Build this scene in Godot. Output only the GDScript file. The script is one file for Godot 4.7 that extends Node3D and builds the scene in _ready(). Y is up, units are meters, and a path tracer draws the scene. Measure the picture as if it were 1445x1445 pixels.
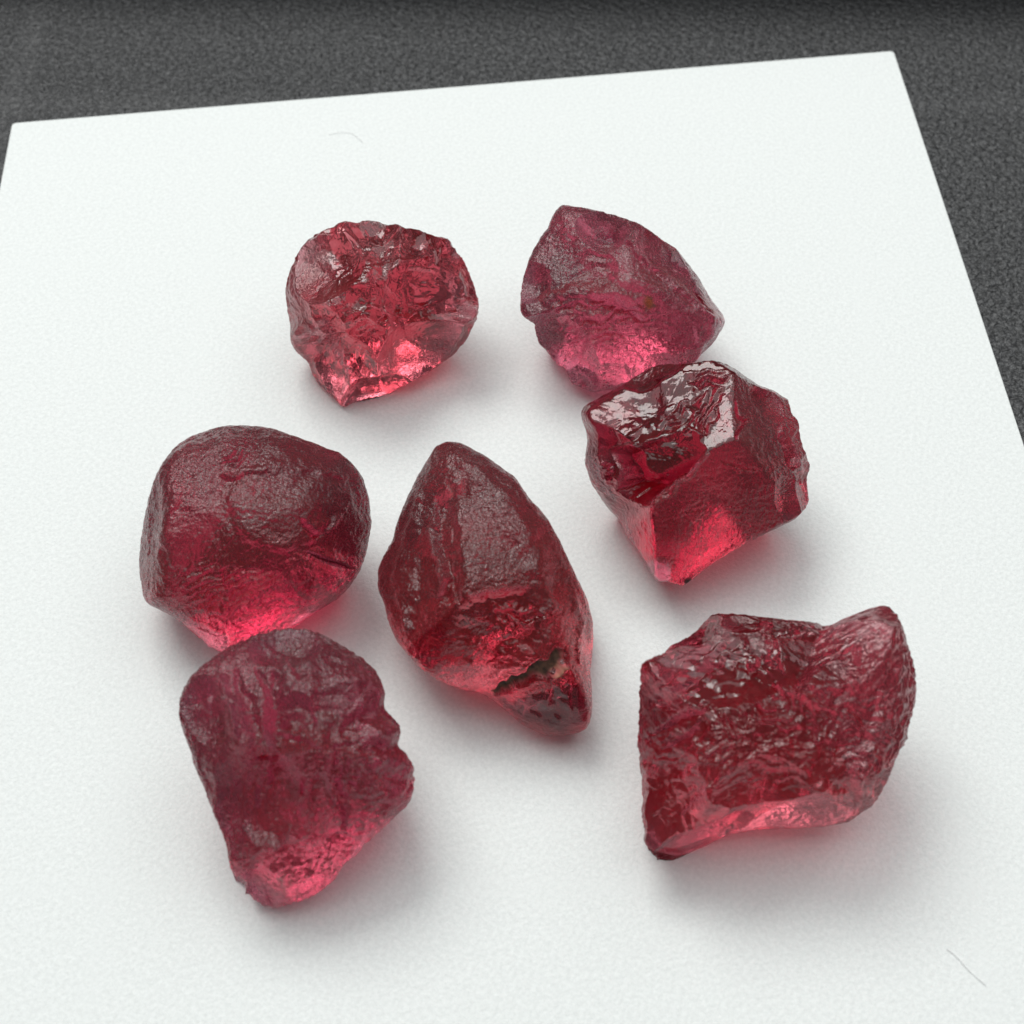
extends Node3D
# Seven rough red garnets on a white card that lies on a dark grained surface.
# Outlines and marks are traced in photograph pixels and laid out on the plane of the card in metres.

const HALF := 722.5            # half the side of the photograph in its pixels
const FOCAL := 2066.0          # focal length in photograph pixels
const DIST := 0.1              # camera to the middle of the card
const THETA := deg_to_rad(55.0)

const MATTE := 0
const SATIN := 1
const GLOSS := 2
const ROCK := 3

var eye: Vector3
var ax: Vector3
var ay: Vector3
var az: Vector3
var dirs := PackedVector3Array()      # the directions of the sculpting sphere
var tris := PackedInt32Array()
var mats := []
var specs := []
var results := []


func _ready():
	ax = Vector3.RIGHT
	ay = Vector3(0, cos(THETA), -sin(THETA))
	az = Vector3(0, sin(THETA), cos(THETA))
	eye = az * DIST
	# ---- camera
	var cam := Camera3D.new()
	cam.name = "camera"
	cam.near = 0.005
	cam.far = 20.0
	cam.transform = Transform3D(Basis(ax, ay, az), eye)
	var lens := CameraAttributesPhysical.new()
	lens.frustum_focal_length = 12.0 / (HALF / FOCAL)
	lens.frustum_focus_distance = 0.0965
	lens.exposure_aperture = 48.0
	lens.frustum_near = 0.005
	lens.frustum_far = 20.0
	cam.attributes = lens
	cam.fov = rad_to_deg(2.0 * atan(HALF / FOCAL))
	add_child(cam)
	cam.current = true
	# ---- the room's soft light
	var env := Environment.new()
	env.background_mode = Environment.BG_COLOR
	env.background_color = Color(0.2, 0.202, 0.204).linear_to_srgb()
	env.tonemap_mode = Environment.TONE_MAPPER_LINEAR
	env.tonemap_exposure = 1.0
	env.sdfgi_enabled = true
	env.ssao_enabled = true
	env.ssil_enabled = true
	var we := WorldEnvironment.new()
	we.name = "room_light"
	we.environment = env
	add_child(we)
	# ---- the window: a broad soft light behind the card, a little to the left
	var win := AreaLight3D.new()
	win.name = "window_light"
	win.area_size = Vector2(0.38, 0.27)
	win.light_energy = 0.25
	win.light_color = Color(1.0, 0.995, 0.98)
	win.area_range = 4.0
	win.shadow_enabled = true
	win.position = Vector3(-0.19, 0.57, -0.32)
	win.look_at_from_position(win.position, Vector3(0, 0, 0), Vector3.UP)
	add_child(win)
	# ---- an added broad lamp above and behind the table, for soft even light
	var overhead_fill := AreaLight3D.new()
	overhead_fill.name = "added_overhead_light"
	overhead_fill.area_size = Vector2(1.5, 1.0)
	overhead_fill.light_energy = 0.745
	overhead_fill.light_color = Color(0.985, 1.0, 1.0)
	overhead_fill.area_range = 4.0
	overhead_fill.shadow_enabled = true
	overhead_fill.look_at_from_position(Vector3(0, 0.85, -0.28), Vector3(0, 0, -0.27), Vector3.FORWARD)
	add_child(overhead_fill)

	make_materials()
	make_surroundings()
	make_sphere(64)
	describe_stones()
	results.resize(specs.size())
	var job := WorkerThreadPool.add_group_task(sculpt, specs.size())
	WorkerThreadPool.wait_for_group_task_completion(job)
	for i in specs.size():
		place_stone(specs[i], results[i])
	make_fibres()


# ------------------------------------------------------------------ helpers
func ray(u: float, v: float) -> Vector3:
	return ax * ((u - HALF) / FOCAL) - ay * ((v - HALF) / FOCAL) - az


func on_plane(u: float, v: float, y: float) -> Vector3:
	var r := ray(u, v)
	return eye + r * ((y - eye.y) / r.y)


func to_px(p: Vector3) -> Vector2:
	var q := p - eye
	var z := -q.dot(az)
	return Vector2(HALF + q.dot(ax) / z * FOCAL, HALF - q.dot(ay) / z * FOCAL)


func pts(text: String, zoom: Vector3) -> PackedVector2Array:
	# "x,y x,y": a place in an enlarged view whose corner is zoom.x, zoom.y and whose scale is zoom.z
	var out := PackedVector2Array()
	for pair in text.split(" ", false):
		var c := pair.split(",")
		out.append(Vector2(zoom.x + float(c[0]) / zoom.z, zoom.y + float(c[1]) / zoom.z))
	return out


func noise(kind: int, sd: int, freq: float, octaves := 3, gain := 0.5) -> FastNoiseLite:
	var n := FastNoiseLite.new()
	n.seed = sd
	n.noise_type = kind
	n.frequency = freq
	n.fractal_octaves = octaves
	n.fractal_gain = gain
	n.fractal_type = FastNoiseLite.FRACTAL_FBM if octaves > 1 else FastNoiseLite.FRACTAL_NONE
	return n


func noise_texture(n: FastNoiseLite, side: int, lo: float, hi: float) -> NoiseTexture2D:
	var t := NoiseTexture2D.new()
	t.width = side
	t.height = side
	t.seamless = true
	t.seamless_blend_skirt = 0.06
	t.generate_mipmaps = false
	t.normalize = true
	var g := Gradient.new()
	g.set_color(0, Color(lo, lo, lo))
	g.set_color(1, Color(hi, hi, hi))
	t.color_ramp = g
	t.noise = n
	return t


# ------------------------------------------------------------------ materials
func make_materials():
	var pits := noise_texture(noise(FastNoiseLite.TYPE_SIMPLEX_SMOOTH, 7, 0.024, 4, 0.56), 512, 0.0, 1.0)
	var rough := noise_texture(noise(FastNoiseLite.TYPE_SIMPLEX_SMOOTH, 9, 0.03, 4, 0.65), 512, 0.3, 1.25)
	var mottle := noise_texture(noise(FastNoiseLite.TYPE_SIMPLEX_SMOOTH, 11, 0.022, 5, 0.7), 512, 0.80, 1.0)
	var look := [[0.31, 0.0095], [0.16, 0.006], [0.07, 0.0008]]
	for k in 3:
		var m := StandardMaterial3D.new()
		m.resource_name = ["frosted_garnet", "satin_garnet", "glassy_garnet"][k]
		m.albedo_color = Color(1, 1, 1, [0.05, 0.02, 0.0][k])
		m.vertex_color_use_as_albedo = true
		m.roughness = look[k][0]
		m.roughness_texture = rough
		m.albedo_texture = mottle
		m.refraction_enabled = true
		m.refraction_scale = 0.052
		if k == MATTE:
			m.rim_enabled = true
			m.rim = [0.16, 0.0][k]
			m.rim_tint = 0.0
		m.metallic_specular = [0.78, 0.66, 0.66][k]
		m.uv1_triplanar = true
		m.uv1_scale = Vector3.ONE * 210.0
		m.heightmap_enabled = true
		m.heightmap_texture = pits
		m.heightmap_scale = look[k][1]
		mats.append(m)
	var r := StandardMaterial3D.new()
	r.resource_name = "rock_matrix"
	r.albedo_color = Color(1, 1, 1)
	r.vertex_color_use_as_albedo = true
	r.roughness = 0.7
	mats.append(r)


# ------------------------------------------------------------------ card, dark surface, added dark rim behind
func make_surroundings():
	var grain := noise_texture(noise(FastNoiseLite.TYPE_SIMPLEX_SMOOTH, 21, 0.06, 3, 0.62), 2048, 0.0, 1.0)
	var fade := noise_texture(noise(FastNoiseLite.TYPE_SIMPLEX_SMOOTH, 22, 0.08, 3, 0.65), 2048, 0.3, 1.0)
	var dm := StandardMaterial3D.new()
	dm.resource_name = "dark_grained_vinyl"
	dm.albedo_color = Color(0.15, 0.152, 0.157).linear_to_srgb()
	dm.albedo_texture = fade
	dm.roughness = 0.5
	dm.uv1_triplanar = true
	dm.uv1_world_triplanar = true
	dm.uv1_scale = Vector3.ONE * 11.0
	dm.heightmap_enabled = true
	dm.heightmap_texture = grain
	dm.heightmap_scale = 0.045
	var st := SurfaceTool.new()
	st.begin(Mesh.PRIMITIVE_TRIANGLES)
	box(st, Vector3(-0.4, -0.0204, -0.3), Vector3(0.4, -0.0004, 0.3))
	var tab := commit("table_surface", st, dm, self)
	tab.set_meta("kind", "structure")
	tab.set_meta("label", "dark grey grained surface under the white card")
	# unseen rim added behind it, to cast soft shade on the far surface
	var rim_m := StandardMaterial3D.new()
	rim_m.resource_name = "black_rubber"
	rim_m.albedo_color = Color(0.012, 0.012, 0.013).linear_to_srgb()
	rim_m.roughness = 0.8

	# the card: traced at its top edge, square enough, with small round corners
	var a := on_plane(17, 173, 0)
	var b := on_plane(1261, 71, 0)
	var la := (on_plane(0, 262, 0) - a).normalized()
	var lb := (on_plane(1445, 627, 0) - b).normalized()
	var quad := PackedVector2Array()
	for p in [a, b, b + lb * 0.127, a + la * 0.127]:
		quad.append(Vector2(p.x, p.z))
	var ring := rounded(quad, 0.0004)
	var thick := 0.00038
	var e := 0.00007
	st = SurfaceTool.new()
	st.begin(Mesh.PRIMITIVE_TRIANGLES)
	var mid := Vector2.ZERO
	for p in quad:
		mid += p / 4.0
	var n := ring.size()
	var levels := [[1.0, -thick], [1.0, -e], [1.0 - 0.0015, 0.0]]
	for k in n:
		var p0: Vector2 = ring[k]
		var p1: Vector2 = ring[(k + 1) % n]
		for s in 2:
			var q := []
			for L in [levels[s], levels[s + 1]]:
				for p in [p0, p1]:
					var w: Vector2 = mid + (p - mid) * L[0]
					q.append(Vector3(w.x, L[1], w.y))
			tri_out(st, q[0], q[1], q[2], Vector3(mid.x, -0.01, mid.y))
			tri_out(st, q[1], q[3], q[2], Vector3(mid.x, -0.01, mid.y))
		var c0: Vector2 = mid + (p0 - mid) * levels[2][0]
		var c1: Vector2 = mid + (p1 - mid) * levels[2][0]
		tri_out(st, Vector3(mid.x, 0, mid.y), Vector3(c0.x, 0, c0.y), Vector3(c1.x, 0, c1.y), Vector3(mid.x, -0.01, mid.y))
		tri_out(st, Vector3(mid.x, -thick, mid.y), Vector3(p0.x, -thick, p0.y), Vector3(p1.x, -thick, p1.y), Vector3(mid.x, 0.01, mid.y))
	var cm := StandardMaterial3D.new()
	cm.resource_name = "white_card"
	cm.albedo_color = Color(0.83, 0.86, 0.85).linear_to_srgb()
	cm.roughness = 0.85
	cm.uv1_triplanar = true
	cm.uv1_world_triplanar = true
	cm.albedo_texture = noise_texture(noise(FastNoiseLite.TYPE_SIMPLEX_SMOOTH, 33, 0.06, 3, 0.7), 2048, 0.93, 1.0)
	cm.uv1_scale = Vector3.ONE * 20.0
	cm.heightmap_enabled = true
	cm.heightmap_texture = noise_texture(noise(FastNoiseLite.TYPE_SIMPLEX_SMOOTH, 31, 0.07, 3, 0.65), 2048, 0.0, 1.0)
	cm.heightmap_scale = 0.003
	var card := commit("paper_card", st, cm, self)
	card.set_meta("label", "blank white paper card lying on the dark surface under the stones")
	card.set_meta("category", "card")

	st = SurfaceTool.new()
	st.begin(Mesh.PRIMITIVE_TRIANGLES)
	var r0 := on_plane(-300, -52, -0.0004)
	var r1 := on_plane(1745, -6, -0.0004)
	var back := (r1 - r0).normalized().cross(Vector3.UP) * 0.03
	if back.z > 0.0:
		back = -back
	var corners := []
	for yy in [-0.01, 0.011]:
		for p in [r0, r1, r1 + back, r0 + back]:
			corners.append(Vector3(p.x, yy, p.z))
	var heart := (r0 + r1 + back) / 2.0
	for f in [[0, 1, 5, 4], [1, 2, 6, 5], [2, 3, 7, 6], [3, 0, 4, 7], [4, 5, 6, 7], [0, 1, 2, 3]]:
		tri_out(st, corners[f[0]], corners[f[1]], corners[f[2]], heart)
		tri_out(st, corners[f[0]], corners[f[2]], corners[f[3]], heart)
	var rim := commit("added_shade_rim", st, rim_m, self)
	rim.set_meta("kind", "structure")
	rim.set_meta("label", "black raised rim added out of view behind the card to shade the dark surface")


func rounded(quad: PackedVector2Array, r: float) -> PackedVector2Array:
	var out := PackedVector2Array()
	for k in 4:
		var p := quad[k]
		var u := (quad[(k + 3) % 4] - p).normalized()
		var w := (quad[(k + 1) % 4] - p).normalized()
		for s in 7:
			var t := s / 6.0
			out.append((p + u * r).lerp(p, t).lerp(p.lerp(p + w * r, t), t))
		for s in range(1, 24):
			out.append((p + w * r).lerp(quad[(k + 1) % 4] - w * r, s / 24.0))
	return out


func tri_out(st: SurfaceTool, a: Vector3, b: Vector3, c: Vector3, inside: Vector3):
	var n := (b - a).cross(c - a)
	if n.dot((a + b + c) / 3.0 - inside) > 0.0:    # front faces run clockwise
		var t := b
		b = c
		c = t
	st.set_smooth_group(-1)
	for p in [a, b, c]:
		st.add_vertex(p)


func box(st: SurfaceTool, lo: Vector3, hi: Vector3):
	var m := (lo + hi) / 2.0
	var v := []
	for k in 8:
		v.append(Vector3(hi.x if k & 1 else lo.x, hi.y if k & 2 else lo.y, hi.z if k & 4 else lo.z))
	for f in [[0, 1, 3, 2], [4, 5, 7, 6], [0, 1, 5, 4], [2, 3, 7, 6], [0, 2, 6, 4], [1, 3, 7, 5]]:
		tri_out(st, v[f[0]], v[f[1]], v[f[2]], m)
		tri_out(st, v[f[0]], v[f[2]], v[f[3]], m)


func commit(called: String, st: SurfaceTool, m: Material, parent: Node) -> MeshInstance3D:
	st.generate_normals()
	var o := MeshInstance3D.new()
	o.name = called
	o.mesh = st.commit()
	o.material_override = null
	o.mesh.surface_set_material(0, m)
	parent.add_child(o, true)
	return o


# ------------------------------------------------------------------ sculpting
func make_sphere(n: int):
	var at := {}
	var side := 2 * n + 1
	for face in 6:
		var grid := PackedInt32Array()
		for j in side:
			for i in side:
				var a := i - n
				var b := j - n
				var c: Vector3i = [Vector3i(n, a, b), Vector3i(-n, a, b), Vector3i(a, n, b), Vector3i(a, -n, b), Vector3i(a, b, n), Vector3i(a, b, -n)][face]
				if not at.has(c):
					at[c] = dirs.size()
					var d := Vector3(tan(c.x * PI / 4.0 / n), tan(c.y * PI / 4.0 / n), tan(c.z * PI / 4.0 / n)).normalized()
					dirs.append((d + Vector3(0, 0, 0.5)).normalized())     # more of them where the stone is seen
				grid.append(at[c])
		for j in side - 1:
			for i in side - 1:
				var q := [grid[j * side + i], grid[j * side + i + 1], grid[(j + 1) * side + i + 1], grid[(j + 1) * side + i]]
				for t in ([[0, 1, 2], [0, 2, 3]] if (i + j) % 2 else [[0, 1, 3], [1, 2, 3]]):
					var x: int = q[t[0]]
					var y: int = q[t[1]]
					var z: int = q[t[2]]
					var out: bool = (dirs[y] - dirs[x]).cross(dirs[z] - dirs[x]).dot(dirs[x]) > 0.0
					tris.append(x)
					tris.append(z if out else y)
					tris.append(y if out else z)


func inside_distance(p: Vector2, poly: PackedVector2Array) -> float:
	# positive inside
	var best := 1e9
	var n := poly.size()
	for k in n:
		var a := poly[k]
		var ab := poly[(k + 1) % n] - a
		var t := clampf((p - a).dot(ab) / maxf(ab.length_squared(), 1e-9), 0.0, 1.0)
		best = minf(best, p.distance_squared_to(a + ab * t))
	best = sqrt(best)
	return best if Geometry2D.is_point_in_polygon(p, poly) else -best


func line_distance(p: Vector2, line: PackedVector2Array) -> Vector2:
	# distance, share of the way along
	var best := Vector2(1e9, 0)
	for k in line.size() - 1:
		var ab := line[k + 1] - line[k]
		var t := clampf((p - line[k]).dot(ab) / maxf(ab.length_squared(), 1e-9), 0.0, 1.0)
		var d := p.distance_squared_to(line[k] + ab * t)
		if d < best.x:
			best = Vector2(d, (k + t) / (line.size() - 1))
	return Vector2(sqrt(best.x), best.y)


func sculpt(index: int):
	var s: Dictionary = specs[index]
	var zoom: Vector3 = s.zoom
	var outline := pts(s.outline, zoom)
	# centre and mean radius in photograph pixels
	var mid := Vector2.ZERO
	var area := 0.0
	for k in outline.size():
		var a := outline[k]
		var b := outline[(k + 1) % outline.size()]
		var w := a.cross(b)
		area += w
		mid += (a + b) * w
	mid /= 3.0 * area
	var mean_px := sqrt(absf(area) / 2.0 / PI)
	# how far the outline reaches in each of 360 directions
	var reach := PackedFloat32Array()
	for k in 360:
		var d := Vector2.from_angle(deg_to_rad(k))
		var far := mean_px * 0.3
		for e in outline.size():
			var hit = Geometry2D.segment_intersects_segment(mid, mid + d * mean_px * 4.0, outline[e], outline[(e + 1) % outline.size()])
			if hit != null:
				far = maxf(far, mid.distance_to(hit))
		reach.append(far)
	var base_h: float = s.base
	var c := on_plane(mid.x, mid.y, 0.012)
	var radius := 0.0
	for k in 4:
		var depth := -(c - eye).dot(az)
		radius = mean_px / FOCAL * depth
		c = on_plane(mid.x, mid.y, base_h * radius)
	# planes: those of the description, the rim, the resting face, the back
	var pn := PackedVector3Array()
	var pk := []
	for f in s.faces:
		pn.append(Vector3(f[0], f[1], f[2]).normalized() / f[3])
		pk.append([f[4], f[5], f[6]])
	var rng := RandomNumberGenerator.new()
	rng.seed = 100 + index
	for k in 11:
		var ang := TAU * (k + rng.randf_range(-0.25, 0.25)) / 11.0
		var d := Vector2.from_angle(ang)
		var h := 0.0
		for p in outline:
			var q := (p - mid) / mean_px
			h = maxf(h, Vector2(q.x, -q.y).dot(d))
		var nz: float = rng.randf_range(-0.25, 0.3) + 0.12 * d.y
		pn.append(Vector3(d.x, d.y, nz).normalized() / (h * 0.97))
		pk.append(s.rim)
	var down := Vector3(0, -cos(THETA), -sin(THETA))
	var seen_planes := pn.size()
	pn.append(down / base_h)
	pk.append([GLOSS, 0.4, 0])
	for d in [Vector3(0.1, 0.75, -0.65), Vector3(-0.75, 0.3, -0.6), Vector3(0.75, 0.2, -0.6)]:
		pn.append(d.normalized() / s.get("back", 0.85))
		pk.append([GLOSS, 0.4, 0])
	var power: float = s.power
	var lump := noise(FastNoiseLite.TYPE_SIMPLEX_SMOOTH, 40 + index, s.get("lump_f", 1.3), 3, 0.5)
	var fine := noise(FastNoiseLite.TYPE_SIMPLEX_SMOOTH, 50 + index, 9.0, 4, 0.6)
	var chips := noise(FastNoiseLite.TYPE_CELLULAR, 60 + index, s.get("chip_f", 4.0), 1)
	chips.cellular_return_type = FastNoiseLite.RETURN_DISTANCE
	chips.cellular_jitter = 1.0
	var ridge := noise(FastNoiseLite.TYPE_SIMPLEX, 70 + index, s.get("ridge_f", 3.2), 4, 0.55)
	ridge.fractal_type = FastNoiseLite.FRACTAL_RIDGED
	var warp := noise(FastNoiseLite.TYPE_SIMPLEX_SMOOTH, 80 + index, 2.2, 2)
	var flow: Vector3 = Vector3(s.flow[0], s.flow[1], s.flow[2]).normalized()
	var stretch: float = s.get("stretch", 2.5)
	var scoops := []
	for k in s.scoops[0]:
		var d := Vector3(rng.randf_range(-1, 1), rng.randf_range(-1, 1), rng.randf_range(-0.35, 1.1)).normalized()
		var sum := 0.0
		for q in pn:
			var w := q.dot(d)
			if w > 0.0:
				sum += pow(w, power)
		var surf := pow(sum, -1.0 / power)
		var rho := rng.randf_range(s.scoops[1], s.scoops[2])
		var cut: float = rng.randf_range(0.25, 1.0) * s.scoops[3]
		var at := d * (surf + rho - cut) + Vector3(rng.randf_range(-1, 1), rng.randf_range(-1, 1), rng.randf_range(-1, 1)) * rho * 0.35
		scoops.append([at, at.length_squared() - rho * rho, GLOSS if rng.randf() < s.scoops[4] else -1, d.rotated(Vector3(0.3, 0.5, 0.8).normalized(), 0.5)])
	var scooped := PackedInt32Array()
	var count := dirs.size()
	scooped.resize(count)
	var loc := PackedVector3Array()          # in the stone's own axes, in mean radii
	loc.resize(count)
	var cls := PackedInt32Array()
	cls.resize(count)
	var amp_lump: float = s.lump
	var amp_fine: float = s.fine
	var amp_chip: float = s.chip
	var amp_ridge: float = s.ridge
	for i in count:
		var d := dirs[i]
		var sum := 0.0
		var top := 0.0
		var face := 0
		var chip_w := 0.0
		var gloss_w := 0.0
		for k in pn.size():
			var q := pn[k].dot(d)
			if q > 0.25:
				var w := pow(q, power)
				sum += w
				chip_w += w * pk[k][1]
				if q > top:
					top = q
					face = k
		var r := pow(sum, -1.0 / power)
		chip_w /= sum
		var hollow := -1
		for k in scoops.size():
			var b: float = d.dot(scoops[k][0])
			var disc: float = b * b - scoops[k][1]
			if b > 0.0 and disc > 0.0:
				var t := b - sqrt(disc)
				if t < r and t > 0.3:
					r = t
					hollow = k
		var p := d * r
		var wv := warp.get_noise_3dv(p)
		var along := p.dot(flow)
		var pw: Vector3 = p + flow * (along / stretch - along) + Vector3(wv, -wv, wv) * 0.22
		var disp: float = amp_lump * lump.get_noise_3dv(p) + amp_fine * fine.get_noise_3dv(p) * (0.5 + 0.5 * chip_w)
		disp += chip_w * (amp_chip * (chips.get_noise_3dv(pw) + 0.5) + amp_ridge * ridge.get_noise_3dv(pw))
		cls[i] = pk[face][0]
		if face >= seen_planes and d.z > -0.3:
			cls[i] = s.rim[0]
		if hollow >= 0:
			disp = disp * 0.6 + s.get("ripple", 0.006) * sin(42.0 * d.distance_to(scoops[hollow][3]) + 2.0 * wv)
			if scoops[hollow][2] >= 0:
				cls[i] = scoops[hollow][2]
		loc[i] = d * (r + disp)
	# fit the silhouette to the traced outline
	for turn in 3:
		var seen := PackedFloat32Array()
		seen.resize(360)
		var lat := PackedVector2Array()
		lat.resize(count)
		for i in count:
			var p := loc[i] * radius
			var q := to_px(c + ax * p.x + ay * p.y + az * p.z) - mid
			lat[i] = q
			var k := posmod(int(round(rad_to_deg(q.angle()))), 360)
			seen[k] = maxf(seen[k], q.length())
		var scale_at := PackedFloat32Array()
		scale_at.resize(360)
		for k in 360:
			var most := 0.0
			for o in [-1, 0, 1]:
				most = maxf(most, seen[posmod(k + o, 360)])
			scale_at[k] = reach[k] / maxf(most, 1.0)
		var smooth_at := PackedFloat32Array()
		smooth_at.resize(360)
		var span: int = [7, 4, 2][turn]
		for k in 360:
			var total := 0.0
			for o in range(-span, span + 1):
				total += scale_at[posmod(k + o, 360)]
			smooth_at[k] = total / (2 * span + 1)
		scale_at = smooth_at
		for i in count:
			var q := lat[i]
			var deg := fposmod(rad_to_deg(q.angle()), 360.0)
			var k0 := int(deg) % 360
			var f := lerpf(scale_at[k0], scale_at[(k0 + 1) % 360], deg - floorf(deg))
			f = lerpf(1.0, f, smoothstep(0.0, 0.6, q.length() / maxf(reach[k0], 1.0)))
			loc[i] = Vector3(loc[i].x * f, loc[i].y * f, loc[i].z)
	# marks: steps, grooves and ridges at traced places on the side that is seen
	var tint := PackedColorArray()
	tint.resize(count)
	var dye := PackedFloat32Array()
	dye.resize(count)
	var marks := []
	for m in s.marks:
		var line := pts(m.p, zoom)
		var box := Rect2(line[0], Vector2.ZERO)
		for p in line:
			box = box.expand(p)
		marks.append([m, line, box.grow((m.get("w", 8.0) + m.get("soft", 4.0)) / zoom.z + 2.0)])
	var wob := noise(FastNoiseLite.TYPE_SIMPLEX_SMOOTH, 90 + index, 0.03, 2)
	for i in count:
		if dirs[i].z < 0.0 and loc[i].z < 0.0:
			continue
		var p := loc[i] * radius
		var px := to_px(c + ax * p.x + ay * p.y + az * p.z)
		var from_mid := px - mid
		var near_edge := from_mid.length() / reach[posmod(int(round(rad_to_deg(from_mid.angle()))), 360)]
		var inner := 1.0 - smoothstep(0.80, 0.97, near_edge)      # the outline itself is already traced
		var shake := Vector2(wob.get_noise_2dv(px), wob.get_noise_2dv(px + Vector2(300, 90))) * 6.0
		for item in marks:
			if not item[2].has_point(px):
				continue
			var m: Dictionary = item[0]
			var wpx: Vector2 = px + shake * m.get("shake", 1.0)
			var share := 0.0
			if m.k == "area":
				var inn := inside_distance(wpx, item[1]) * zoom.z
				share = smoothstep(0.0, m.get("soft", 18.0), inn)
			else:
				var ld := line_distance(wpx, item[1])
				var w: float = m.get("w", 8.0) * (1.0 if not m.get("taper", true) else 0.25 + 0.75 * sin(PI * clampf(ld.y, 0.05, 0.95)))
				share = 1.0 - smoothstep(0.0, w, ld.x * zoom.z)
			if share <= 0.0:
				continue
			if m.has("off"):
				var lean := 0.0
				if m.has("slope"):          # the floor of the mark leans: deeper to one side
					lean = Vector2(m.slope[0], m.slope[1]).dot(px - item[2].get_center()) / mean_px
				loc[i] += dirs[i] * ((m.off + lean) * share * inner)
			if m.has("wave"):
				var wave: Array = m.wave            # amplitude, wavelength in zoomed pixels, direction in degrees
				var along := wpx.dot(Vector2.from_angle(deg_to_rad(wave[2]))) * zoom.z
				var t: float = along / wave[1] + 0.9 * wob.get_noise_2dv(px * 0.7)
				loc[i] += dirs[i] * (wave[0] * share * inner * (absf(fposmod(t, 1.0) - 0.5) * 2.0 - 0.5))
			if m.has("tint"):
				tint[i] = m.tint if dye[i] <= 0.0 else tint[i].lerp(m.tint, share)
				dye[i] = maxf(dye[i], share)
			if m.get("cls", 0) == ROCK and share > 0.0:
				var stain := 0.75 + 1.1 * fine.get_noise_3dv(dirs[i] * 1.6)
				tint[i] = Color(m.tint.r * stain, m.tint.g * stain, m.tint.b * stain * 0.9)
			if m.has("cls") and share > 0.5:
				cls[i] = m.cls
	# into the world, nothing below the card: what would be is moved along its line of sight
	var pos := PackedVector3Array()
	pos.resize(count)
	for i in count:
		var p := loc[i] * radius
		var q := c + ax * p.x + ay * p.y + az * p.z
		if q.y < 0.00003:
			var v := q - eye
			q = eye + v * ((0.00003 - eye.y) / v.y)
		pos[i] = q
	var nor := PackedVector3Array()
	nor.resize(count)
	for t in range(0, tris.size(), 3):
		var a := tris[t]
		var b := tris[t + 1]
		var d := tris[t + 2]
		var n := (pos[d] - pos[a]).cross(pos[b] - pos[a])
		nor[a] += n
		nor[b] += n
		nor[d] += n
	for i in count:
		nor[i] = nor[i].normalized()
		# the red deepens with the thickness of stone behind each place, as in any clear coloured stone
		var inward := -Vector3(nor[i].dot(ax), nor[i].dot(ay), nor[i].dot(az))
		var chord := 2.4
		for k in pn.size():
			var slope := pn[k].dot(inward)
			if slope > 0.05:
				chord = minf(chord, (1.02 - pn[k].dot(loc[i])) / slope)
		chord = clampf(chord, 0.3, 1.25) / 1.25
		var own := Color(pow(s.color.r, chord), pow(s.color.g, chord), pow(s.color.b, chord))
		tint[i] = own.lerp(tint[i], dye[i])
	# sort the triangles by the kind of surface
	var kinds := [PackedInt32Array(), PackedInt32Array(), PackedInt32Array(), PackedInt32Array()]
	for t in range(0, tris.size(), 3):
		var k: int = cls[tris[t]]
		if k == MATTE and cls[tris[t + 1]] == GLOSS and cls[tris[t + 2]] == GLOSS:
			k = GLOSS
		var dst: PackedInt32Array = kinds[k]
		dst.append(tris[t])
		dst.append(tris[t + 1])
		dst.append(tris[t + 2])
		kinds[k] = dst
	var root := Vector3(c.x, 0, c.z)
	var made := []
	for k in 4:
		var map := PackedInt32Array()
		map.resize(count)
		map.fill(-1)
		var vp := PackedVector3Array()
		var vn := PackedVector3Array()
		var vc := PackedColorArray()
		var vi := PackedInt32Array()
		for v in kinds[k]:
			if map[v] < 0:
				map[v] = vp.size()
				vp.append(pos[v] - root)
				vn.append(nor[v])
				vc.append(tint[v])
			vi.append(map[v])
		made.append([vp, vn, vc, vi])
	results[index] = {"root": root, "made": made}


func place_stone(s: Dictionary, r: Dictionary):
	var o := Node3D.new()
	o.name = s.name
	add_child(o, true)
	o.position = r.root
	o.set_meta("label", s.label)
	o.set_meta("category", "gemstone")
	o.set_meta("group", "rough red garnets on the white card")
	var body := ArrayMesh.new()
	for k in 4:
		var a: Array = r.made[k]
		if a[3].size() == 0:
			continue
		var arrays := []
		arrays.resize(Mesh.ARRAY_MAX)
		arrays[Mesh.ARRAY_VERTEX] = a[0]
		arrays[Mesh.ARRAY_NORMAL] = a[1]
		arrays[Mesh.ARRAY_COLOR] = a[2]
		arrays[Mesh.ARRAY_INDEX] = a[3]
		var part := body if k < 2 else ArrayMesh.new()
		part.add_surface_from_arrays(Mesh.PRIMITIVE_TRIANGLES, arrays)
		part.surface_set_material(part.get_surface_count() - 1, mats[k])
		if k >= 2:
			var f := MeshInstance3D.new()
			f.name = "fracture_face" if k == GLOSS else "rock_matrix"
			f.mesh = part
			o.add_child(f, true)
	var b := MeshInstance3D.new()
	b.name = "stone_body"
	b.mesh = body
	o.add_child(b, true)


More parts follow.
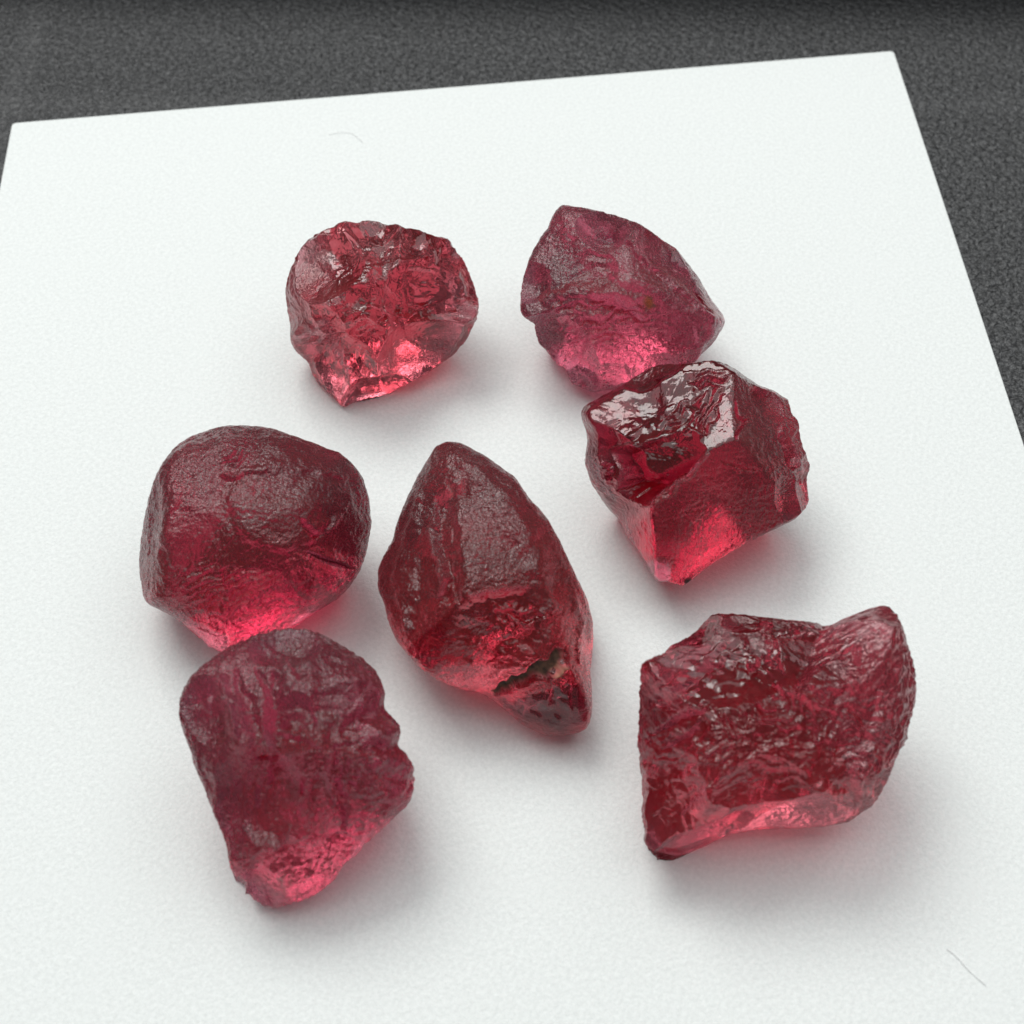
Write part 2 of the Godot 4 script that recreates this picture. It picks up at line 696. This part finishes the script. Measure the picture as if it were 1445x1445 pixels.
func make_fibres():
	var m := StandardMaterial3D.new()
	m.resource_name = "grey_hair"
	m.albedo_color = Color(0.72, 0.72, 0.72).linear_to_srgb()
	m.roughness = 0.6
	for f in [
		["hair_fibre", "thin straight grey hair lying near the lower right corner of the card", "1336,1339 1350,1350 1368,1370 1391,1390", 0.000018],
		["hair_fibre", "faint curved hair lying on the card above the topmost left stone", "464,190 480,187 495,188 505,194 512,201", 0.000015],
	]:
		var line := pts(f[2], Vector3(0, 0, 1))
		var st := SurfaceTool.new()
		st.begin(Mesh.PRIMITIVE_TRIANGLES)
		var curve := Curve3D.new()
		for p in line:
			curve.add_point(on_plane(p.x, p.y, 0.00008))
		var c0 := on_plane(line[1].x, line[1].y, 0)
		var steps := 16
		for k in steps:
			var a := curve.sample_baked(curve.get_baked_length() * k / steps, true)
			var b := curve.sample_baked(curve.get_baked_length() * (k + 1) / steps, true)
			var side := (b - a).normalized().cross(Vector3.UP)
			for j in 6:
				var q := []
				for p in [a, b]:
					for ang in [j, j + 1]:
						var t: float = TAU * ang / 6.0
						q.append(p + (side * cos(t) + Vector3.UP * sin(t)) * f[3] - c0)
				tri_out(st, q[0], q[1], q[2], (a + b) / 2.0 - c0)
				tri_out(st, q[1], q[3], q[2], (a + b) / 2.0 - c0)
		var o := commit(f[0], st, m, self)
		o.position = c0
		o.set_meta("label", f[1])
		o.set_meta("category", "hair")


# ------------------------------------------------------------------ the stones
# faces: normal (right, up, towards the eye), distance in mean radii, kind of surface, roughness of the break, -
func describe_stones():
	var wine := Color(0.50, 0.045, 0.085)
	specs.append({
		"name": "rough_garnet", "label": "glossy red rough garnet with chipped sparkling faces, upper left, below the card's far edge",
		"zoom": Vector3(370, 280, 4.25), "base": 0.84, "scoops": [96, 0.18, 0.75, 0.08, 0.55], "ripple": 0.003, "power": 30.0, "color": Color(0.60, 0.062, 0.09),
		"lump": 0.04, "fine": 0.012, "chip": 0.03, "ridge": 0.02, "chip_f": 2.6, "flow": [0.5, -0.8, 0.2], "rim": [SATIN, 0.7, 0],
		"outline": "490,130 570,145 610,130 700,135 740,160 795,150 895,185 905,175 1000,210 1120,240 1150,290 1210,370 1245,450 1275,530 1300,610 1300,690 1270,770 1220,860 1150,940 1020,1030 880,1110 760,1175 640,1210 540,1235 480,1255 420,1190 350,1130 290,1050 280,990 200,920 165,850 165,750 150,680 135,560 150,480 180,390 220,310 280,240 350,195 420,170",
		"faces": [[-0.1, 0.58, 0.81, 0.76, GLOSS, 1.0, 0], [0.0, -0.1, 1.0, 0.8, GLOSS, 1.0, 0], [-0.85, 0.1, 0.5, 0.82, SATIN, 0.5, 0], [0.65, 0.3, 0.7, 0.82, GLOSS, 1.0, 0], [0.45, -0.8, 0.4, 0.76, SATIN, 0.35, 0], [-0.5, -0.7, 0.5, 0.78, SATIN, 0.6, 0]],
		"marks": [
			{"k": "area", "p": "480,150 760,150 900,200 960,260 840,400 600,420 380,400 330,300", "tint": Color(0.70, 0.17, 0.19), "soft": 40},
			{"k": "area", "p": "140,560 180,400 260,270 380,190 330,320 260,440 220,620 190,740 150,700", "tint": Color(0.62, 0.24, 0.27), "soft": 26, "cls": SATIN},
			{"k": "area", "p": "1010,900 1080,820 1270,740 1230,860 1150,940 1020,1030 880,1110 640,1210 540,1235 640,1160 800,1080 930,1000", "tint": Color(0.74, 0.30, 0.34), "soft": 24, "cls": SATIN, "off": 0.02},
			{"k": "area", "p": "170,820 260,780 380,660 430,760 540,1000 520,1230 420,1190 290,1000", "tint": Color(0.64, 0.20, 0.24), "soft": 24, "cls": SATIN, "wave": [0.05, 55.0, 25.0]},
			{"k": "line", "p": "640,450 700,540 740,690 700,740", "w": 30, "off": -0.06},
			{"k": "line", "p": "700,480 770,570 810,660 840,780", "w": 30, "off": -0.07, "cls": GLOSS},
			{"k": "line", "p": "900,520 950,620 1010,600", "w": 26, "off": -0.06},
			{"k": "line", "p": "880,420 950,430 1030,445", "w": 16, "off": 0.06},
			{"k": "line", "p": "640,640 720,650 780,690", "w": 16, "off": 0.05},
			{"k": "line", "p": "800,690 860,720 920,700", "w": 22, "off": 0.05, "cls": GLOSS},
			{"k": "area", "p": "555,950 590,930 650,1040 730,1090 660,1120 580,1040", "cls": GLOSS, "off": -0.07, "soft": 16},
			{"k": "line", "p": "1050,480 1150,560 1260,600", "w": 22, "off": -0.05},
			{"k": "area", "p": "580,150 740,150 720,210 640,230 600,190", "tint": Color(0.78, 0.30, 0.34), "cls": GLOSS, "off": -0.05, "soft": 16},
		],
	})
	specs.append({
		"name": "rough_garnet", "label": "pinkish frosted rough garnet with a clear chipped right edge, behind the glassy one, upper right",
		"zoom": Vector3(710, 260, 4.25), "base": 0.74, "scoops": [22, 0.3, 0.9, 0.05, 0.12], "power": 20.0, "color": Color(0.62, 0.08, 0.145),
		"lump": 0.04, "fine": 0.012, "chip": 0.02, "ridge": 0.022, "ridge_f": 3.2, "stretch": 2.5, "flow": [1.0, -0.15, 0.0], "rim": [MATTE, 0.5, 0],
		"outline": "375,110 400,130 440,125 560,150 680,185 820,235 900,290 980,350 1030,375 1100,460 1170,550 1230,650 1290,730 1337,800 1320,860 1270,950 1200,1015 1150,1070 1050,1130 900,1180 760,1215 640,1235 540,1250 480,1225 400,1190 370,1110 330,1085 280,1030 260,1000 215,960 190,880 180,830 140,825 100,765 105,640 125,540 160,430 220,320 270,250 280,200 330,140",
		"faces": [[-0.35, 0.3, 0.9, 0.76, MATTE, 0.15, 0], [0.45, 0.45, 0.77, 0.8, MATTE, 0.2, 0], [0.0, -0.5, 0.87, 0.72, MATTE, 1.0, 0], [0.85, 0.4, 0.35, 0.9, GLOSS, 0.4, 0], [0, -0.95, 0.1, 0.92, MATTE, 0.3, 0]],
		"marks": [
			{"k": "line", "p": "270,680 420,640 600,640 760,690 830,770", "w": 60, "off": 0.05, "taper": false},
			{"k": "line", "p": "280,770 450,715 650,705 800,800", "w": 46, "off": -0.05},
			{"k": "area", "p": "270,680 600,640 900,800 900,900 700,1020 400,1000 240,900", "wave": [0.045, 60.0, 80.0], "soft": 60},
			{"k": "area", "p": "820,640 900,655 955,740 880,775 815,735", "tint": Color(0.22, 0.09, 0.015), "soft": 40},
			{"k": "area", "p": "510,330 600,250 700,260 730,340 640,380", "tint": Color(0.36, 0.02, 0.08), "off": -0.04, "soft": 50},
			{"k": "area", "p": "970,345 1100,460 1230,650 1337,800 1275,800 1190,690 1060,480", "cls": SATIN, "tint": Color(0.93, 0.8, 0.82), "soft": 16, "off": 0.02},
			{"k": "area", "p": "1337,800 1320,860 1200,1015 1185,985 1265,830", "cls": SATIN, "tint": Color(0.9, 0.72, 0.72), "soft": 16},
			{"k": "line", "p": "730,330 860,470 1010,580 1130,700 1280,810", "w": 34, "off": 0.045},
			{"k": "line", "p": "520,210 640,215 720,240", "w": 20, "off": -0.04},
			{"k": "line", "p": "1130,860 1170,960 1190,1000", "w": 16, "off": 0.04},
			{"k": "line", "p": "280,210 340,250 290,330", "w": 20, "off": -0.03},
			{"k": "area", "p": "370,1110 460,1070 545,1120 585,1180 545,1255 400,1190", "off": 0.04, "soft": 16, "tint": Color(0.56, 0.07, 0.15)},
			{"k": "line", "p": "545,1110 560,1150 600,1200", "w": 22, "off": -0.06},
			{"k": "line", "p": "330,1060 380,1100 400,1130", "w": 20, "off": -0.05},
			{"k": "line", "p": "390,300 430,330 400,380", "w": 20, "off": -0.03},
		],
	})
	specs.append({
		"name": "rough_garnet", "label": "dark red garnet with a glassy white-shining break and deep red window, right of centre",
		"zoom": Vector3(790, 480, 3.803), "base": 0.84, "scoops": [9, 0.3, 0.8, 0.06, 0.3], "ripple": 0.003, "power": 60.0, "color": Color(0.50, 0.025, 0.054),
		"lump": 0.018, "fine": 0.01, "chip": 0.015, "ridge": 0.012, "flow": [0.8, 0.5, 0.0], "rim": [SATIN, 0.6, 0],
		"outline": "510,135 590,125 680,125 730,118 800,105 880,120 940,150 1000,195 1060,235 1150,265 1230,320 1245,390 1285,440 1290,520 1320,600 1347,680 1325,740 1340,830 1330,890 1270,965 1180,1010 1110,1040 1000,1090 900,1150 800,1220 720,1290 650,1325 600,1300 530,1300 490,1260 450,1190 400,1110 350,1050 330,980 270,920 210,840 160,760 130,650 145,560 130,480 105,400 135,345 210,300 330,240 420,185",
		"faces": [[-0.25, 0.49, 0.84, 0.75, GLOSS, 0.08, 0], [0.15, -0.4, 0.9, 0.74, MATTE, 0.15, 0], [0.72, 0.3, 0.65, 0.78, MATTE, 0.6, 0], [-0.85, -0.35, 0.4, 0.86, SATIN, 0.5, 0]],
		"marks": [
			{"k": "area", "p": "120,400 150,345 340,240 500,165 700,150 900,175 900,270 850,430 790,560 690,450 520,525 280,585 140,530", "cls": GLOSS, "soft": 170, "off": -0.035},
			{"k": "area", "p": "280,575 420,440 560,330 700,300 715,400 640,485 480,545", "cls": GLOSS, "wave": [0.022, 64.0, 58.0], "soft": 20, "shake": 0.5},
			{"k": "line", "p": "285,578 480,545 640,485 705,420", "w": 26, "off": 0.03, "cls": GLOSS},
			{"k": "area", "p": "700,300 830,230 900,230 860,420 790,540 700,440", "cls": GLOSS, "wave": [0.03, 52.0, 35.0], "soft": 20},
			{"k": "area", "p": "200,400 330,410 290,520 150,520 140,470", "cls": GLOSS, "wave": [0.02, 46.0, 62.0], "soft": 20},
			{"k": "area", "p": "285,600 470,545 690,455 770,500 790,580 740,690 640,770 540,840 460,885 390,870 300,800 320,730", "cls": GLOSS, "off": -0.14, "soft": 26, "tint": Color(0.42, 0.01, 0.03), "shake": 0.6, "slope": [0.1, -0.5]},
			{"k": "area", "p": "200,650 280,660 300,740 290,790 220,740", "cls": GLOSS, "wave": [0.08, 46.0, 20.0], "soft": 16},
			{"k": "area", "p": "640,130 760,120 930,160 930,220 760,260 650,200", "cls": GLOSS, "wave": [0.06, 38.0, 80.0], "soft": 16},
			{"k": "area", "p": "455,1180 520,1140 590,1200 605,1285 540,1305 490,1260", "cls": SATIN, "off": 0.03, "soft": 16, "tint": Color(0.75, 0.55, 0.57)},  # thin pale chip; its reflection is put into the tint as well
			{"k": "area", "p": "655,1280 715,1268 718,1308 660,1315", "cls": ROCK, "tint": Color(0.02, 0.012, 0.012), "soft": 16, "shake": 0.4},
			{"k": "area", "p": "130,560 190,620 290,800 350,930 455,1180 440,1190 330,990 210,840 150,700", "cls": MATTE, "tint": Color(0.48, 0.2, 0.22), "soft": 20},
			{"k": "line", "p": "930,320 960,400 1000,430 960,520", "w": 26, "off": -0.06, "cls": GLOSS},
			{"k": "line", "p": "1180,470 1225,610 1300,760", "w": 36, "off": -0.08, "cls": SATIN},
			{"k": "line", "p": "1000,200 1090,260 1230,320", "w": 20, "off": 0.03},
			{"k": "line", "p": "1250,560 1290,680 1330,760", "w": 18, "off": 0.06, "tint": Color(0.66, 0.30, 0.33)},
			{"k": "line", "p": "860,640 960,680 1080,700", "w": 18, "off": -0.02},
			{"k": "line", "p": "800,610 740,700 560,850 450,890", "w": 14, "off": 0.035},
			{"k": "area", "p": "1200,960 1330,880 1300,940 1180,1010 1060,1060", "tint": Color(0.74, 0.30, 0.34), "soft": 20, "cls": SATIN},
		],
	})
	specs.append({
		"name": "rough_garnet", "label": "smooth rounded frosted garnet with a dark crack on its right side, left of centre",
		"zoom": Vector3(170, 570, 3.803), "base": 0.76, "scoops": [0, 0.5, 0.9, 0.025, 0.0], "power": 13.0, "color": Color(0.53, 0.031, 0.068),
		"lump": 0.05, "fine": 0.012, "chip": 0.01, "ridge": 0.016, "ridge_f": 3.2, "stretch": 2.5, "flow": [0.9, 0.3, 0.0], "rim": [MATTE, 0.6, 0],
		"outline": "620,112 700,115 800,125 860,145 960,180 1080,220 1180,260 1240,310 1300,390 1335,500 1350,640 1330,760 1300,870 1250,960 1180,1040 1100,1090 1020,1140 950,1190 870,1240 780,1290 680,1330 610,1345 560,1340 480,1310 400,1240 320,1170 230,1120 140,1075 110,1000 95,860 105,740 125,620 150,500 180,400 220,320 290,230 370,175 450,145 540,118",
		"faces": [[-0.1, 0.72, 0.68, 0.84, MATTE, 0.5, 0], [0, 0.0, 1.0, 0.76, MATTE, 0.2, 0], [0.15, 0.46, 0.87, 0.77, MATTE, 0.2, 0], [0.8, 0.1, 0.6, 0.84, MATTE, 0.3, 0], [0.05, -0.55, 0.83, 0.78, MATTE, 0.8, 0], [-0.85, 0, 0.5, 0.86, MATTE, 0.4, 0], [-0.3, -0.95, 0.1, 0.9, SATIN, 0.2, 0]],
		"marks": [
			{"k": "line", "p": "560,400 800,345 1000,350 1200,395", "w": 70, "off": 0.035},
			{"k": "line", "p": "1215,400 1215,480 1180,600 1100,680", "w": 60, "off": 0.03},
			{"k": "line", "p": "300,450 250,700 330,900", "w": 90, "off": 0.03},
			{"k": "line", "p": "1010,795 1100,835 1180,865 1245,888", "w": 20, "off": -0.11, "tint": Color(0.03, 0.004, 0.006), "shake": 0.3},
			{"k": "area", "p": "940,605 1010,640 1095,700 1060,745 1000,710", "cls": GLOSS, "off": -0.06, "soft": 16},
			{"k": "area", "p": "520,470 620,390 900,350 1200,390 1212,480 1185,600 1110,680 1030,780 880,830 640,760", "cls": MATTE, "off": 0.03, "soft": 70, "shake": 0.7},
			{"k": "area", "p": "220,900 500,840 820,860 920,900 880,1100 620,1220 400,1130", "wave": [0.03, 44.0, 70.0], "soft": 70},
			{"k": "area", "p": "130,1060 300,1115 480,1195 600,1262 560,1345 480,1315 320,1175", "tint": Color(0.5, 0.2, 0.22), "cls": MATTE, "soft": 16, "off": -0.03},
			{"k": "area", "p": "850,1210 1000,1095 1190,1040 1080,1115 950,1195 880,1240", "tint": Color(0.5, 0.2, 0.22), "cls": MATTE, "soft": 16, "off": -0.03},
			{"k": "area", "p": "530,280 620,230 720,260 640,350 540,350", "wave": [0.04, 30.0, 60.0], "soft": 30},
		],
	})
	specs.append({
		"name": "rough_garnet", "label": "long pointed garnet with a brown-black rock seam near its lower tip, in the middle",
		"zoom": Vector3(490, 600, 3.01), "base": 0.72, "scoops": [0, 0.5, 0.9, 0.025, 0.0], "power": 14.0, "color": Color(0.51, 0.032, 0.056), "back": 0.95,
		"lump": 0.05, "fine": 0.012, "chip": 0.01, "ridge": 0.014, "ridge_f": 3.2, "stretch": 2.5, "flow": [0.3, 0.9, 0.0], "rim": [MATTE, 0.5, 0],
		"outline": "440,65 500,75 560,105 640,160 720,220 780,310 850,390 900,480 940,570 980,650 1020,730 1045,820 1050,920 1040,1020 1050,1120 1052,1210 1030,1280 980,1310 900,1330 820,1320 740,1280 680,1230 620,1180 585,1150 540,1135 470,1120 400,1090 330,1050 270,990 210,920 175,840 155,760 128,700 130,610 155,550 190,490 205,420 235,340 270,260 310,180 360,100 400,75",
		"faces": [[0.05, 0.46, 0.88, 0.77, MATTE, 0.2, 0], [0.2, -0.1, 0.97, 0.8, MATTE, 0.2, 0], [-0.7, 0.25, 0.66, 0.72, MATTE, 0.3, 0], [0.8, 0.25, 0.55, 0.76, MATTE, 0.3, 0], [-0.15, -0.5, 0.85, 0.76, SATIN, 0.6, 0]],
		"marks": [
			{"k": "line", "p": "430,90 640,300 800,560 860,760", "w": 100, "off": 0.05},
			{"k": "line", "p": "300,300 240,600 260,850", "w": 90, "off": 0.05},
			{"k": "line", "p": "420,340 440,560 470,740", "w": 70, "off": -0.05},
			{"k": "line", "p": "500,275 430,300 390,340 385,450 415,580 430,740", "w": 40, "off": -0.05, "taper": false},
			{"k": "line", "p": "370,340 365,460 395,600 405,740", "w": 26, "off": 0.05, "tint": Color(0.62, 0.16, 0.18)},
			{"k": "line", "p": "410,240 440,270 430,285", "w": 18, "off": -0.04, "tint": Color(0.7, 0.25, 0.22)},
			{"k": "area", "p": "440,760 520,710 640,678 770,680 850,760 872,900 800,980 640,990 520,960 420,900", "cls": GLOSS, "off": -0.06, "soft": 70},
			{"k": "area", "p": "600,760 760,740 860,800 840,880 700,870 620,850", "cls": GLOSS, "wave": [0.045, 90.0, 75.0], "soft": 24},
			{"k": "area", "p": "530,820 590,815 610,850 560,850", "cls": GLOSS, "off": 0.05, "soft": 16},
			{"k": "area", "p": "730,850 850,810 850,835 760,865", "cls": GLOSS, "off": 0.06, "soft": 16},
			{"k": "line", "p": "520,720 640,690 770,690", "w": 16, "off": 0.05},
			{"k": "area", "p": "570,1135 640,1080 740,1050 820,1010 880,960 920,930 945,1000 930,1050 860,1085 780,1100 720,1130 620,1158", "cls": ROCK, "tint": Color(0.11, 0.052, 0.034), "off": -0.06, "soft": 24, "shake": 1.3},
			{"k": "area", "p": "840,1082 900,1042 940,1000 950,1030 900,1080", "cls": ROCK, "tint": Color(0.36, 0.17, 0.115), "off": 0.04, "soft": 16, "shake": 1.2},
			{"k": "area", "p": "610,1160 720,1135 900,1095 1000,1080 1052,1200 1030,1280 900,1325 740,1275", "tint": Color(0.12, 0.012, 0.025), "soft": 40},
			{"k": "area", "p": "680,1160 860,1110 1000,1090 1000,1240 860,1270 740,1230", "cls": GLOSS, "wave": [0.04, 110.0, 15.0], "soft": 20},
			{"k": "area", "p": "370,1020 470,985 600,1000 780,1005 650,1068 580,1135 470,1120 400,1090", "tint": Color(0.55, 0.13, 0.15), "soft": 26, "cls": MATTE, "off": 0.02},
			{"k": "line", "p": "680,190 850,420 950,640 1000,850 985,1010", "w": 30, "off": 0.035, "tint": Color(0.6, 0.15, 0.17)},
		],
	})
	specs.append({
		"name": "rough_garnet", "label": "purplish frosted garnet with a notched right side, lower left, in front of the rounded one",
		"zoom": Vector3(220, 860, 3.285), "base": 0.78, "scoops": [24, 0.25, 0.8, 0.035, 0.05], "power": 12.0, "color": Color(0.51, 0.041, 0.09),
		"lump": 0.06, "fine": 0.016, "chip": 0.03, "ridge": 0.024, "ridge_f": 3.2, "stretch": 2.5, "flow": [0.2, 0.95, 0.0], "rim": [MATTE, 0.7, 0],
		"outline": "610,85 700,90 770,110 830,145 890,180 960,225 1010,270 1050,330 1068,390 1060,450 1090,490 1130,530 1140,580 1120,630 1160,660 1195,710 1203,770 1195,850 1170,910 1110,965 1040,1030 980,1080 940,1130 860,1200 850,1240 770,1310 690,1350 620,1370 560,1385 500,1380 440,1340 370,1260 335,1200 325,1110 300,1030 270,960 240,880 215,810 180,740 150,640 115,560 100,480 110,400 150,320 210,260 280,210 340,170 420,130 510,100",
		"faces": [[0.0, 0.6, 0.8, 0.8, MATTE, 0.5, 0], [-0.5, 0.0, 0.87, 0.8, MATTE, 1.0, 0], [0.5, -0.1, 0.87, 0.84, MATTE, 0.8, 0], [0.0, -0.45, 0.9, 0.76, MATTE, 0.8, 0]],
		"marks": [
			{"k": "line", "p": "300,330 420,640 470,900", "w": 80, "off": 0.05},
			{"k": "line", "p": "600,250 650,500 620,760", "w": 90, "off": 0.04},
			{"k": "line", "p": "540,300 560,560 540,800", "w": 70, "off": -0.05},
			{"k": "line", "p": "370,300 420,420 465,560 455,650", "w": 50, "off": -0.04},
			{"k": "line", "p": "480,290 540,400 580,470", "w": 36, "off": -0.03},
			{"k": "line", "p": "230,310 260,400 250,470", "w": 16, "off": -0.04},
			{"k": "line", "p": "330,420 380,520 400,600", "w": 18, "off": 0.04},
			{"k": "area", "p": "490,525 560,488 572,510 505,552", "cls": GLOSS, "off": 0.03, "soft": 16},
			{"k": "area", "p": "750,370 800,370 800,400 760,400", "cls": GLOSS, "off": 0.03, "soft": 16},
			{"k": "line", "p": "840,640 832,760 868,900 880,1000", "w": 50, "off": -0.06},
			{"k": "line", "p": "800,660 800,760 830,900", "w": 24, "off": 0.04},
			{"k": "line", "p": "420,1000 470,1070 560,1085 615,1010", "w": 34, "off": 0.06, "tint": Color(0.55, 0.10, 0.16)},
			{"k": "line", "p": "650,960 700,870 760,760", "w": 44, "off": -0.03},
			{"k": "line", "p": "1065,455 960,500 860,560", "w": 60, "off": -0.05},
			{"k": "line", "p": "1125,630 990,625 850,650", "w": 60, "off": -0.05},
			{"k": "area", "p": "900,760 940,760 940,830 900,840", "cls": GLOSS, "off": -0.05, "soft": 16},
			{"k": "area", "p": "650,790 695,780 690,860 655,860", "cls": GLOSS, "off": -0.05, "soft": 16},
			{"k": "area", "p": "470,1330 540,1300 620,1330 560,1390 500,1380", "tint": Color(0.66, 0.18, 0.24), "soft": 20, "cls": SATIN},
			{"k": "area", "p": "900,1090 1060,990 1190,900 1110,970 940,1130 860,1210", "tint": Color(0.62, 0.16, 0.22), "soft": 26},
			{"k": "line", "p": "470,680 520,700 560,680", "w": 22, "off": -0.05, "cls": GLOSS},
			{"k": "line", "p": "560,560 700,600 760,640", "w": 34, "off": 0.04},
		],
	})
	specs.append({
		"name": "rough_garnet", "label": "large blocky scaly garnet with a raised upper right corner, lower right",
		"zoom": Vector3(870, 830, 3.211), "base": 0.74, "scoops": [44, 0.3, 0.9, 0.022, 0.1], "ripple": 0.004, "power": 22.0, "color": Color(0.57, 0.045, 0.075),
		"lump": 0.022, "fine": 0.014, "chip": 0.012, "ridge": 0.03, "ridge_f": 3.6, "stretch": 3.2, "chip_f": 3.4, "flow": [0.85, 0.5, 0.0], "rim": [SATIN, 0.8, 0],
		"outline": "470,112 560,112 640,125 760,140 880,150 965,165 1020,125 1090,100 1150,75 1210,68 1245,85 1280,130 1310,190 1325,260 1350,330 1362,420 1360,520 1335,600 1315,700 1270,770 1240,850 1200,930 1160,990 1110,1020 1060,1060 950,1085 800,1090 640,1095 530,1120 440,1160 350,1205 260,1240 210,1245 150,1200 115,1130 105,1040 112,940 105,820 92,700 100,580 100,450 108,350 130,325 190,295 270,245 340,210 390,160 430,118",
		"faces": [[0.05, 0.1, 1.0, 0.72, SATIN, 1.0, 0], [-0.2, 0.52, 0.83, 0.78, GLOSS, 0.6, 0], [0.75, 0.0, 0.6, 0.92, SATIN, 0.8, 0], [0.2, -0.8, 0.5, 0.7, SATIN, 0.1, 0], [-0.8, 0.2, 0.5, 0.95, SATIN, 0.8, 0]],
		"marks": [
			{"k": "area", "p": "640,128 780,140 960,165 910,245 800,235 650,215", "cls": GLOSS, "off": -0.07, "soft": 16, "shake": 0.6},
			{"k": "line", "p": "930,215 1020,170 1210,80", "w": 20, "off": 0.05, "tint": Color(0.6, 0.25, 0.28)},
			{"k": "line", "p": "1195,480 1160,680 1100,860 1085,1010", "w": 30, "off": 0.06, "tint": Color(0.55, 0.12, 0.15)},
			{"k": "area", "p": "1200,480 1290,250 1350,350 1340,560 1240,840 1160,980 1090,1010 1110,860", "wave": [0.06, 50.0, 20.0], "soft": 26, "cls": SATIN},
			{"k": "area", "p": "900,700 1140,600 1110,840 1070,960 900,920 850,850", "cls": SATIN, "off": -0.05, "soft": 60},
			{"k": "area", "p": "470,1140 690,1002 890,930 1085,985 1060,1060 950,1088 640,1098", "tint": Color(0.74, 0.26, 0.29), "cls": SATIN, "off": -0.04, "soft": 16, "shake": 0.4},
			{"k": "line", "p": "160,660 280,590 395,550", "w": 30, "off": -0.08},
			{"k": "line", "p": "205,725 300,690 370,640", "w": 24, "off": -0.07},
			{"k": "line", "p": "150,470 200,520 260,560", "w": 22, "off": -0.04},
			{"k": "area", "p": "185,440 250,475 340,440 385,400 300,425", "cls": GLOSS, "off": 0.06, "soft": 16},
			{"k": "area", "p": "590,330 650,315 650,360 600,390", "cls": GLOSS, "off": 0.06, "soft": 16},
			{"k": "area", "p": "200,460 560,430 880,560 900,900 640,1000 250,1000 130,760", "wave": [0.02, 90.0, 68.0], "soft": 60},
			{"k": "area", "p": "120,330 330,210 560,230 600,420 300,430 130,500", "cls": GLOSS, "wave": [0.025, 70.0, 50.0], "soft": 30},
			{"k": "area", "p": "340,380 420,320 500,340 460,390", "cls": GLOSS, "off": -0.05, "soft": 16},
			{"k": "area", "p": "130,960 320,980 420,1060 280,1180 160,1130", "wave": [0.025, 62.0, 40.0], "soft": 30},
			{"k": "line", "p": "1010,320 1080,280 1100,340", "w": 24, "off": -0.05},
			{"k": "line", "p": "700,440 820,480 980,560", "w": 26, "off": 0.04},
			{"k": "area", "p": "1060,160 1200,90 1290,160 1300,330 1150,330 1000,260", "wave": [0.02, 66.0, 30.0], "soft": 30},
		],
	})
